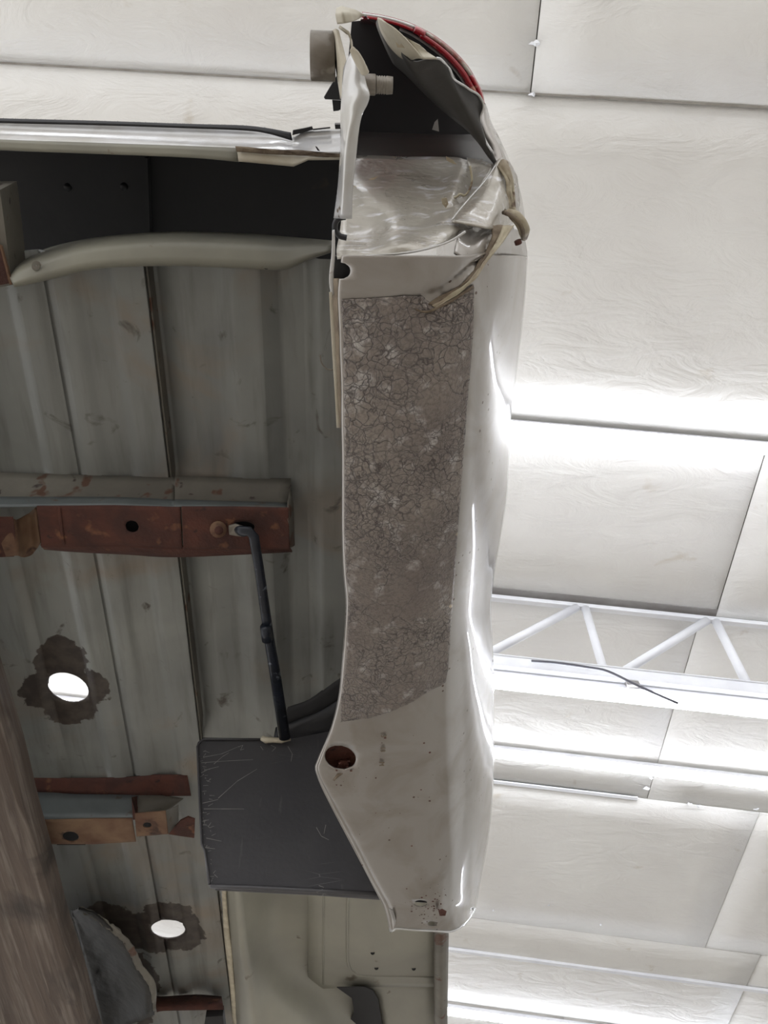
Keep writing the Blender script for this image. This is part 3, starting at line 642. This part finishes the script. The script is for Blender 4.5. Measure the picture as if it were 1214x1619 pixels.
# cracked film laid on the skin: its own sheet following the skin just below it
NJ = 51; rowy = GF[:, 10, 1]
def surf(px, py):
    i = min(max(np.searchsorted(rowy, py)-1, 0), nr-2); t = (py-rowy[i])/(rowy[i+1]-rowy[i])
    z = [np.interp(px, PXg[k*nc+8:k*nc+NJ, 0], Vfull[k*nc+8:k*nc+NJ, 2]) for k in (i, i+1)]
    return z[0]*(1-t)+z[1]*t
Ly = [440, 560, 640, 750, 860, 940, 1000, 1060, 1150]; Lx = [538, 541, 542, 543, 543, 547, 545, 541, 538]
Ry = [440, 449, 520, 600, 640, 700, 860, 930, 1000, 1060, 1078, 1090]; Rx = [749, 749, 748, 742, 738, 734, 722, 717, 712, 708, 704, 691]
ss = [0, .3, .5, .62, .72, .8, .88, 1]; top = [474, 471, 467.5, 469, 488, 477, 465, 449]; bot = [1141, 1135, 1126, 1118, 1111, 1104, 1096, 1084]
fv = []; fr_, fc_ = 240, 70
for i in range(fr_+1):
    for j in range(fc_+1):
        u, v = j/fc_, i/fr_
        y = np.interp(u, ss, top)*(1-v)+np.interp(u, ss, bot)*v
        if i in (0, fr_): y += random.uniform(-.8, .8)
        xl_, xr_ = np.interp(y, Ly, Lx), np.interp(y, Ry, Rx)
        x = xl_+(xr_-xl_)*u+(random.uniform(-.5, .5) if j in (0, fc_) else 0)
        h = surf(x, y)
        fv.append(W(x, y, h)*(1-.0022/.62))
film = mk('cracked_film', fv, gfaces(fr_+1, fc_+1), 'film', QP, smooth=True, solid=.0006)
film['label'] = 'brown-grey stone guard film covered in fine cracks'
# rusty recess, hole backing
disc = [W(538+27*math.cos(a)*math.cos(.25)-21*math.sin(a)*math.sin(.25), 1196+27*math.cos(a)*math.sin(.25)+21*math.sin(a)*math.cos(.25), .632) for a in np.linspace(0, 6.283, 24, endpoint=False)]
cn = W(541, 1200, .634); nd = len(disc)
dv = [tuple(p) for p in disc]+[tuple(p+(cn-p)*.45+np.array([0, 0, .003])) for p in disc]+[tuple(cn)]
o = mk('rusty_plug', dv, [(i, (i+1) % nd, nd+(i+1) % nd, nd+i) for i in range(nd)]+[(nd+i, nd+(i+1) % nd, 2*nd) for i in range(nd)], 'rust', QP, smooth=True)
o['label'] = 'round rusty recessed plug'
poly('torn_flap', [(538, 1203, .626), (548, 1204, .626), (552, 1209, .626), (548, 1216, .626), (540, 1218, .626), (533, 1214, .626)], 'rust', QP, .001)
tube('dent_mark', [W(528, 1233, .6175), W(535, 1225, .6165), W(542, 1222, .6175)], [.0015, .002, .001], 'dark_filler', QP, 6)
poly('notch_liner', [(526, 405, .64), (556, 405, .64), (558, 445, .64), (528, 446, .64)], 'dark_under', QP, .004)
# light lip of the arch cut end and of the front tail
tube('arch_lip', catmull([W(x, y, h-.001) for x, y, h in row[1:11]], 3), .0013, 'sill', QP, 6)
tube('front_flange_edge', catmull([W(x, y, HS+.008) for x, y in ((500, 1216), (509, 1242), (533, 1290), (560, 1341), (597, 1412), (611, 1440), (617, 1472))], 4), .0016, 'paint', QP, 6)
poly('pointed_end', [(609, 1434, .63), (622, 1440, .615), (626, 1456, .615), (619, 1476, .625), (616, 1470, .635)], 'paint', QP, .002)
# rust specks near the arch end
sv_, sf_ = [], []
for i in range(110):
    if i < 80: x, y = random.gauss(692, 24), random.gauss(1436, 16)
    elif i < 100: x, y = random.uniform(560, 690), random.uniform(1150, 1400)
    else: x, y = random.gauss(560, 18), random.gauss(1222, 18)
    if not (615 < x < 735 and y < 1462) and i < 80: continue
    if x > 706: continue
    r = random.choice([.0005, .0007, .001, .0014]); c = W(x, y, HS-.0052); k = len(sv_)
    for a in range(6): sv_.append(c+np.array([r*math.cos(a*1.047)*random.uniform(.6, 1.3), r*math.sin(a*1.047)*random.uniform(.6, 1.3), 0]))
    sf_.append(list(range(k, k+6)))
o = mk('rust_speck', sv_, sf_, 'rust', QP); o['kind'] = 'stuff'
poly('rust_patch', [(693, 1440, .6148), (699, 1437, .6148), (706, 1441, .6148), (704, 1448, .6148), (695, 1448, .6148)], 'rust', QP, .0004)
# stamped marks
def stamp(txt, px, py, size):
    cu = bpy.data.curves.new('stamp', 'FONT'); cu.body = txt; cu.size = size; cu.extrude = .0003; cu.align_x = 'CENTER'; cu.align_y = 'CENTER'
    ob = bpy.data.objects.new('stamp', cu); COL.objects.link(ob); bpy.context.view_layer.update()
    me = bpy.data.meshes.new_from_object(ob.evaluated_get(bpy.context.evaluated_depsgraph_get())); bpy.data.objects.remove(ob)
    o2 = bpy.data.objects.new('stamped_mark', me); COL.objects.link(o2); me.materials.clear(); me.materials.append(MAT['dark_filler'])
    o2.parent = QP; c = W(px, py, HS-.0056)
    # read from below, running down the photo: glyph x -> +Y, glyph y -> +X
    M = Matrix(((0, 1, 0), (1, 0, 0), (0, 0, -1))).to_4x4()
    o2.matrix_local = Matrix.Translation(Vector((c[0], c[1], c[2]+Z0))-Vector(off(QP))) @ M
stamp('3', 606, 1164, .0085); stamp('18', 605, 1185, .0075); stamp('M', 603, 1208, .008)
# trim strips along the inner edge, stray wire
sheet('edge_strip', [[(525, 364, .625), (529, 363, .625)], [(524, 400, .625), (530, 400, .625)], [(520, 440, .625), (527, 440, .625)], [(523, 466, .625), (528, 466, .625)]], 'sill', QP, 4, 2, .001)
sheet('edge_strip', [[(520, 462, .622), (525, 462, .622)], [(524, 540, .622), (530, 540, .622)], [(529, 620, .622), (534, 620, .622)], [(532, 676, .622), (537, 676, .622)]], 'cream', QP, 4, 2, .001)
sheet('inner_return', [[(527, 440, .64), (537, 440, .622)], [(527, 520, .64), (540, 520, .622)], [(532, 620, .64), (541, 620, .622)], [(536, 676, .64), (542, 676, .622)]], 'dark_filler', QP, 4, 2, .001)
tube('stray_wire', catmull([W(526, 585, .622), W(516, 583, .622), (W(508, 573, .622)), W(506, 561, .622)], 4), .0006, 'steel', QP, 5)
tube('hook_edge', catmull([W(546, 343, .63), W(536, 345, .63), W(530, 353, .63), W(530, 364, .63), W(537, 373, .63), W(548, 376, .63)], 5), .0022, 'black', QP, 8)

# ---- crumpled rear corner
# smooth shelf plate above the fold
plate = sheet('crumpled_end_plate', [
   [(546, 247, .80), (590, 247, .80), (640, 249, .80), (690, 249, .80), (722, 250, .80), (738, 254, .80), (762, 252, .81)],
   [(546, 275, .76), (590, 277, .76), (640, 280, .755), (690, 280, .765), (722, 277, .76), (742, 282, .77), (760, 280, .80)],
   [(544, 310, .72), (590, 310, .715), (640, 316, .71), (690, 312, .72), (716, 312, .715), (735, 316, .74), (752, 310, .77)],
   [(540, 345, .69), (590, 350, .685), (636, 362, .66), (670, 350, .68), (700, 338, .69), (722, 330, .70), (745, 325, .74)],
   [(536, 375, .66), (585, 378, .655), (632, 377, .64), (665, 368, .652), (700, 355, .665), (722, 345, .68), (740, 340, .70)],
   [(532, 395, .63), (585, 394, .632), (635, 388, .625), (672, 380, .64), (706, 370, .65), (724, 358, .665), (742, 352, .69)],
   [(533, 409, .621), (590, 404, .622), (640, 400, .622), (680, 392, .63), (712, 380, .65), (735, 366, .67), (752, 358, .69)]], 'scuff', QP, 5, 5, .0015)
plate['label'] = 'scuffed and buckled rear end plate'
tube('fold_edge', catmull([W(x, y, HS+.001) for x, y in ((548, 408), (590, 404), (640, 400), (680, 392), (712, 381), (736, 366))], 5), .0009, 'sill', QP, 8)
# fold from the shelf edge round to the side
sheet('side_fold', [[(728, 350, .70), (748, 346, .71), (772, 346, .715), (800, 352, .72), (812, 360, .74)],
   [(725, 366, .66), (745, 372, .665), (768, 372, .67), (795, 372, .70), (826, 372, .78)],
   [(722, 380, .64), (740, 392, .64), (760, 395, .65), (790, 398, .69), (832, 396, .79)],
   [(718, 400, .627), (736, 412, .63), (752, 415, .642), (782, 416, .682), (832, 416, .80)]], 'paint', QP, 5, 5, .0015)
# triangular facets right of the plate
sheet('crumpled_facet', [[(738, 250, .80), (760, 254, .79), (784, 262, .77)], [(744, 282, .775), (752, 284, .77), (766, 288, .76)], [(742, 310, .74), (745, 312, .735), (750, 308, .74)], [(722, 330, .71), (726, 332, .705), (734, 326, .71)]], 'scuff', QP, 4, 4, .0015)
sheet('crumpled_facet', [[(784, 258, .75), (792, 250, .75), (805, 258, .76), (816, 278, .78)],
   [(764, 290, .73), (780, 288, .73), (800, 292, .74), (820, 305, .77)],
   [(742, 315, .71), (765, 318, .70), (792, 322, .71), (820, 330, .76)],
   [(722, 336, .68), (750, 342, .675), (780, 348, .68), (812, 350, .74)],
   [(714, 350, .66), (745, 356, .655), (775, 362, .665), (800, 362, .72)]], 'scuff', QP, 5, 5, .0015, rough=.0004)
# narrow outer strip rising to the lamp
sheet('outer_side_fold', [[(762, 165, .80), (766, 165, .80), (768, 168, .83)], [(758, 190, .79), (766, 188, .79), (775, 192, .83)], [(764, 215, .78), (775, 212, .78), (787, 216, .83)], [(775, 240, .77), (788, 234, .77), (801, 246, .82)],
   [(786, 262, .75), (800, 262, .76), (812, 275, .82)], [(803, 290, .74), (812, 292, .76), (822, 305, .82)], [(810, 320, .74), (818, 322, .76), (828, 340, .82)], [(812, 350, .75), (822, 355, .77), (832, 378, .83)]], 'paint', QP, 5, 5, .0015)
sheet('filler_crack', [[(786, 262, .742), (794, 252, .745), (802, 256, .75)], [(799, 285, .735), (806, 285, .737), (811, 285, .74)], [(800, 312, .73), (808, 314, .732), (814, 318, .735)], [(802, 330, .725), (808, 332, .728), (815, 334, .73)]], 'filler', QP, 4, 4, .001, rough=.0006)
gl = [(776, 356, 812, 356), (778, 372, 800, 376), (772, 388, 789, 392), (764, 402, 778, 404), (757, 414, 769, 415), (750, 426, 761, 428), (741, 438, 752, 440), (729, 449, 741, 450), (712, 459, 724, 464), (692, 470, 706, 477), (676, 480, 690, 487)]
for (u0, u1, nm, mt, dz) in ((0, .55, 'groove_bank', 'dark_filler', .0022), (.5, 1., 'groove_bank', 'filler', .0026)):
    G_ = []
    for x0, y0, x1, y1 in gl:
        row_ = []
        for t in np.linspace(u0, u1, 5):
            x, y = x0+(x1-x0)*t, y0+(y1-y0)*t
            hq = surf(x, max(y, 406)) if y > 404 else .655+(404-y)*.0004
            row_.append((x+random.uniform(-1, 1), y+random.uniform(-1.5, 1.5), hq-dz-random.uniform(0, .0008)))
        G_.append(row_)
    sheet(nm, G_, mt, QP, 4, 2, .0008)
G_ = [[(x, y, surf(x, y)-.0034) for x, y in ((px, py), (px+1, py+4+random.uniform(-1, 1)))] for px, py in ((656, 487), (668, 491), (680, 490), (694, 483), (708, 476), (722, 468), (736, 459), (748, 451))]
sheet('torn_film_edge', G_, 'dark_filler', QP, 4, 2, .001, rough=.0003)
for pts in ([(705, 247), (716, 253), (722, 260), (716, 259), (706, 254)], [(698, 314), (706, 313), (709, 322), (705, 329), (699, 322)]):
    poly('filler_chip', [(x, y, .745 if y < 280 else .69) for x, y in pts], 'filler', QP, .002)
cr = [(743, 262), (746, 285), (742, 300), (735, 309), (727, 307), (722, 311), (714, 314)]
tube('crease_edge', catmull([W(x, y, .715) for x, y in cr], 4), .0009, 'filler', QP, 6)
tube('crease_edge', catmull([W(x, y, h) for x, y, h in ((784, 260, .745), (768, 284, .72), (745, 310, .695), (726, 332, .67), (714, 348, .655))], 5), .0007, 'sill', QP, 6)
poly('bright_chip', [(722, 316, .70), (730, 311, .70), (733, 318, .70), (726, 322, .70)], 'sill', QP, .001)
# rolled torn lip
lipc = catmull([(798, 334, .70), (808, 338, .69), (818, 345, .685), (825, 355, .685), (829, 366, .69), (829, 378, .70)], 4)
tube('torn_rolled_lip', [W(*p) for p in lipc], np.interp(np.linspace(0, 1, len(lipc)), [0, .3, .8, 1], [.002, .0046, .0048, .0025]), 'filler', QP, 10, flat=.6)
tube('torn_lip_core', [W(p[0]-2, p[1]+2, p[2]-.0035) for p in lipc[:-2]], .0018, 'dark_filler', QP, 8)  # dark brown core of the torn lip
tube('rust_bead', [W(818, 380, .69), W(820, 386, .69)], .003, 'rust', QP, 8)

# ---- pillar flange (pale twisted strip)
pil = [[(555, 82, .60), (560, 80, .60), (566, 84, .60), (572, 96, .60)], [(546, 105, .61), (556, 104, .60), (566, 106, .595), (574, 116, .60)], [(543, 125, .61), (554, 126, .60), (566, 128, .595), (578, 135, .60)], [(542, 145, .61), (554, 148, .60), (570, 146, .592), (583, 150, .595)],
   [(541, 162, .61), (550, 164, .60), (562, 166, .592), (580, 164, .595)], [(540, 185, .61), (548, 184, .60), (560, 180, .592), (571, 182, .595)], [(540, 210, .61), (546, 212, .60), (553, 210, .592), (566, 208, .595)], [(539, 250, .61), (543, 250, .60), (548, 250, .594), (562, 250, .596)],
   [(535, 300, .615), (540, 300, .605), (545, 300, .60), (557, 300, .602)], [(529, 345, .62), (535, 345, .615), (542, 345, .61), (556, 345, .612)]]
o = sheet('pillar_flange', pil, 'sill', QP, 5, 5, .0018); o['label'] = 'pale twisted flange strip at the tail edge'
sheet('bent_tab', [[(553, 80, .59), (556, 75, .59), (560, 76, .59)], [(558, 92, .59), (566, 84, .588), (574, 98, .588)], [(566, 108, .59), (575, 104, .588), (582, 112, .59)], [(572, 118, .59), (577, 119, .59), (581, 116, .59)]], 'cream', QP, 4, 4, .0015)
sheet('pillar_flange', [[(528, 48, .66), (531, 46, .65), (534, 50, .65)], [(529, 80, .66), (536, 80, .64), (543, 84, .64)], [(533, 110, .66), (540, 110, .63), (548, 100, .63)], [(536, 130, .65), (541, 130, .625), (546, 125, .625)], [(540, 156, .64), (542, 156, .62), (544, 154, .62)]], 'cream', QP, 4, 3, .002)
# ---- black cavity behind
cav = empty('corner_cavity', (.03, .05, .9)); cav.parent = BED; cav.location = Vector((.03, .05, .9+Z0))-BED.location
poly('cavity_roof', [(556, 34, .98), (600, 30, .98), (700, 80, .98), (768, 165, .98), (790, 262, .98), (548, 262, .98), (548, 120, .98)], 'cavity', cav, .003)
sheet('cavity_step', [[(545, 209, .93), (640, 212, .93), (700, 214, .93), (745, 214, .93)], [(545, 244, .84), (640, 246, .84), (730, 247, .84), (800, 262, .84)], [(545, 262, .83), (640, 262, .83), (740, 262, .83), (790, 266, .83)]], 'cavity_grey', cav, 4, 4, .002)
poly('painted_light_gap', [(683, 205, .925), (687, 193, .925), (692, 188, .925), (694, 208, .925)], 'sill', cav, .002)  # pale plate stands in for light showing through a gap
poly('cavity_wall', [(548, 110, .70), (548, 260, .70), (548, 262, .97), (548, 110, .97)], 'cavity', cav, .002, (1, 0, 0))
# ---- dark folded sheet
sheet('folded_inner_sheet', [
   [(598, 28, .74), (596, 40, .76), (610, 75, .80), (622, 100, .82)],
   [(618, 52, .73), (625, 72, .74), (640, 105, .78), (652, 128, .80)],
   [(648, 96, .72), (655, 115, .73), (670, 140, .76), (684, 160, .78)],
   [(690, 92, .72), (692, 118, .73), (700, 152, .75), (712, 184, .77)],
   [(712, 112, .73), (716, 135, .735), (726, 168, .75), (738, 205, .76)],
   [(722, 128, .74), (730, 150, .745), (742, 185, .75), (756, 225, .76)],
   [(744, 143, .75), (750, 165, .755), (758, 200, .755), (770, 245, .76)],
   [(760, 158, .76), (759, 180, .76), (764, 212, .76), (784, 262, .755)],
   [(765, 172, .76), (759, 190, .76), (766, 218, .76), (787, 262, .75)]], 'fold_dark', QP, 4, 4, .0015)
sheet('curled_edge', [[(597, 28, .72), (602, 30, .715), (606, 34, .71)], [(602, 48, .73), (616, 44, .71), (625, 46, .705)], [(614, 70, .735), (634, 64, .71), (644, 64, .705)], [(630, 88, .735), (648, 82, .71), (658, 80, .705)], [(646, 98, .73), (658, 92, .715), (667, 92, .71)]], 'cream', QP, 4, 4, .001)
sheet('curled_edge', [[(634, 54, .72), (640, 58, .72), (645, 62, .72)], [(648, 66, .72), (660, 70, .72), (668, 76, .72)], [(660, 82, .72), (672, 84, .72), (680, 86, .72)], [(668, 93, .715), (680, 93, .715), (691, 93, .715)]], 'cream', QP, 3, 3, .001)
poly('flaking_paint', [(625, 66, .704), (632, 72, .704), (634, 68, .704), (640, 76, .704), (628, 75, .704)], 'filler', QP, .0006)
tube('bright_edge', catmull([W(x, y, h-.002) for x, y, h in ((690, 92, .72), (697, 94, .72), (706, 104, .73), (712, 112, .73), (716, 124, .735), (724, 130, .74), (734, 136, .745), (744, 143, .75), (756, 150, .757), (763, 162, .76), (764, 172, .76), (759, 188, .76), (761, 205, .76), (768, 224, .76), (778, 240, .755))], 4), .0010, 'sill', QP, 6)
# ---- top left fold cap
sheet('end_cap_fold', [[(532, 14, .66), (540, 11, .66), (552, 14, .66), (560, 16, .67), (576, 23, .68)], [(531, 24, .65), (542, 22, .645), (552, 22, .65), (562, 24, .66), (570, 26, .68)], [(534, 38, .65), (545, 37, .645), (555, 35, .65), (562, 32, .66), (568, 28, .68)]], 'cream', QP, 4, 4, .0012, lin_c=True, lin_r=True)
sheet('inner_edge_strip', [[(536, 42, .66), (545, 48, .66)], [(548, 52, .655), (553, 54, .655)], [(553, 62, .655), (556, 64, .655)], [(555, 78, .65), (558, 78, .65)]], 'cream', QP, 3, 3, .002)
# ---- striker pin through the flange
pin = empty('striker_pin', (0, .03, .66)); pin.parent = BED; pin.location = Vector((0., .03, .66+Z0))-BED.location
pin['label'] = 'grimy steel latch pin through the flange'
c0 = W(491, 91, .66); c1 = W(530, 87, .66)
c0[1] = c1[1] = (c0[1]+c1[1])/2; c1[2] = c0[2]
def cyl(name, pts, rs, mat): return tube(name, pts, rs, mat, pin, 24, bev=0)
cyl('roller', [c0, c0+(c1-c0)*.02, c0+(c1-c0)*.98, c1], [.0150, .0158, .0158, .0150], 'steel')
d1 = W(560, 133, .68); d2 = W(594, 133, .68); d2[1] = d1[1]; d2[2] = d1[2]
ax = (d2-d1)/np.linalg.norm(d2-d1); L = np.linalg.norm(d2-d1)
cyl('shank', [d1, d1+ax*L*.95, d2], [.0072, .0072, .0066], 'steel')
pts, rs = [], []
for i in range(15):
    pts.append(d2+ax*(.0006*i)); rs.append(.0062 if i % 3 else .0055)
pts.append(d2+ax*.0125); rs.append(.0058)
cyl('thread', pts, rs, 'steel')
for pp, h in (([(540, 114), (531, 122), (512, 154), (514, 157), (541, 158)], .70), ([(525, 158), (541, 159), (541, 172), (535, 175), (527, 176)], .72), ([(529, 197), (540, 197), (540, 204), (530, 204)], .74)):
    poly('rubber_stop', [(x, y, h) for x, y in pp], 'black', BED, .012)
# ---- tail lamp
TL = empty('tail_light', (.07, .03, .8)); TL.parent = BED; TL.location = Vector((.07, .03, .8+Z0))-BED.location
TL['label'] = 'red tail light with its cracked clear lens'
outer = catmull([(572, 21), (610, 27), (650, 39), (685, 57), (715, 80), (738, 105), (753, 130), (762, 150), (765, 172)], 6)
inner = catmull([(575, 27), (610, 34), (648, 47), (680, 67), (706, 88), (728, 112), (742, 134), (752, 150), (762, 172)], 6)
no = len(outer)
def ringpart(name, i0, i1, f0, f1, h0, h1, mat, lift=.004):
    A_ = []; 
    for i in range(i0, i1+1):
        o_, n_ = outer[i], inner[i]
        p = o_+(n_-o_)*f0; q = o_+(n_-o_)*f1
        A_ += [W(*p, h0+.05), W(*p, h0+.008), W(*(p+(q-p)*.3), h0), W(*(p+(q-p)*.7), h0), W(*q, h0+.008), W(*q, h0+.03)]
    return mk(name, A_, gfaces(i1-i0+1, 6), mat, TL, smooth=True, solid=.0012)
ringpart('lens_sheen_strip', 0, 13, 0, .55, .80, 0, 'sill')  # white sheen on the lens painted as a pale strip
ringpart('red_lens', 1, 13, .5, 1.05, .798, 0, 'red')
ringpart('red_lens', 13, 16, -.05, 1.1, .797, 0, 'red')
ringpart('clear_lens', 16, 34, 0, .5, .80, 0, 'clear')
ringpart('red_lens', 15, no-1, .45, 1.25, .798, 0, 'red')
ringpart('red_lens', 33, no-1, -.02, .5, .799, 0, 'red')
# wall of the lens rising up the corner, and black housing inside
up = []
for p in outer: up += [W(*p, .81), W(*p, .81)+np.array([0, 0.004, .08]), W(*p, .81)+np.array([0, .01, .2])]
mk('lens_wall', up, gfaces(no, 3), 'red', TL, smooth=True, solid=.002)
hb = [(x, y, .83) for x, y in inner[::3]]+[(758, 200, .83), (700, 150, .83), (640, 90, .83), (600, 40, .83)]
poly('lamp_housing', hb, 'black', TL, .05)
tube('housing_edge', [W(*(p+(np.array([-4, 4]))), .825) for p in inner[10:46]], .0012, 'grey_steel', TL, 6)

# ================================================================= TIMBER BEAM
h1 = .86; pR = W(89, 1340, h1); xr = pR[0]
xb = xr
hb_ = None
for hcand in np.arange(.60, .86, .005):           # height of the lower edge from its photo position
    if proj(np.array([xr, W(70, 1340, hcand)[1], hcand]))[0] <= 60: hb_ = hcand
hb_ = hb_ or .74
V = []; ny = 60; sec = [(-.17, hb_+.004), (-.012, hb_), (-.003, hb_+.004), (0, hb_+.014), (0, h1-.01), (-.006, h1), (-.17, h1)]
for i in range(ny+1):
    y = .2+3.2*i/ny; wv_ = .0015*math.sin(y*9)+.001*math.sin(y*23)
    for a, z in sec: V.append((xr+a+(wv_ if a > -.1 else 0), y, z+(.001*math.sin(y*17+a*30) if z < h1-.02 else 0)))
n = len(sec)
o = mk('timber_beam', V, gfaces(ny+1, n, True)+[list(range(n)), list(range(ny*n, ny*n+n))], 'timber', smooth=False)
o['label'] = 'long weathered brown timber beam under the bed at the lower left'; o['category'] = 'beam'
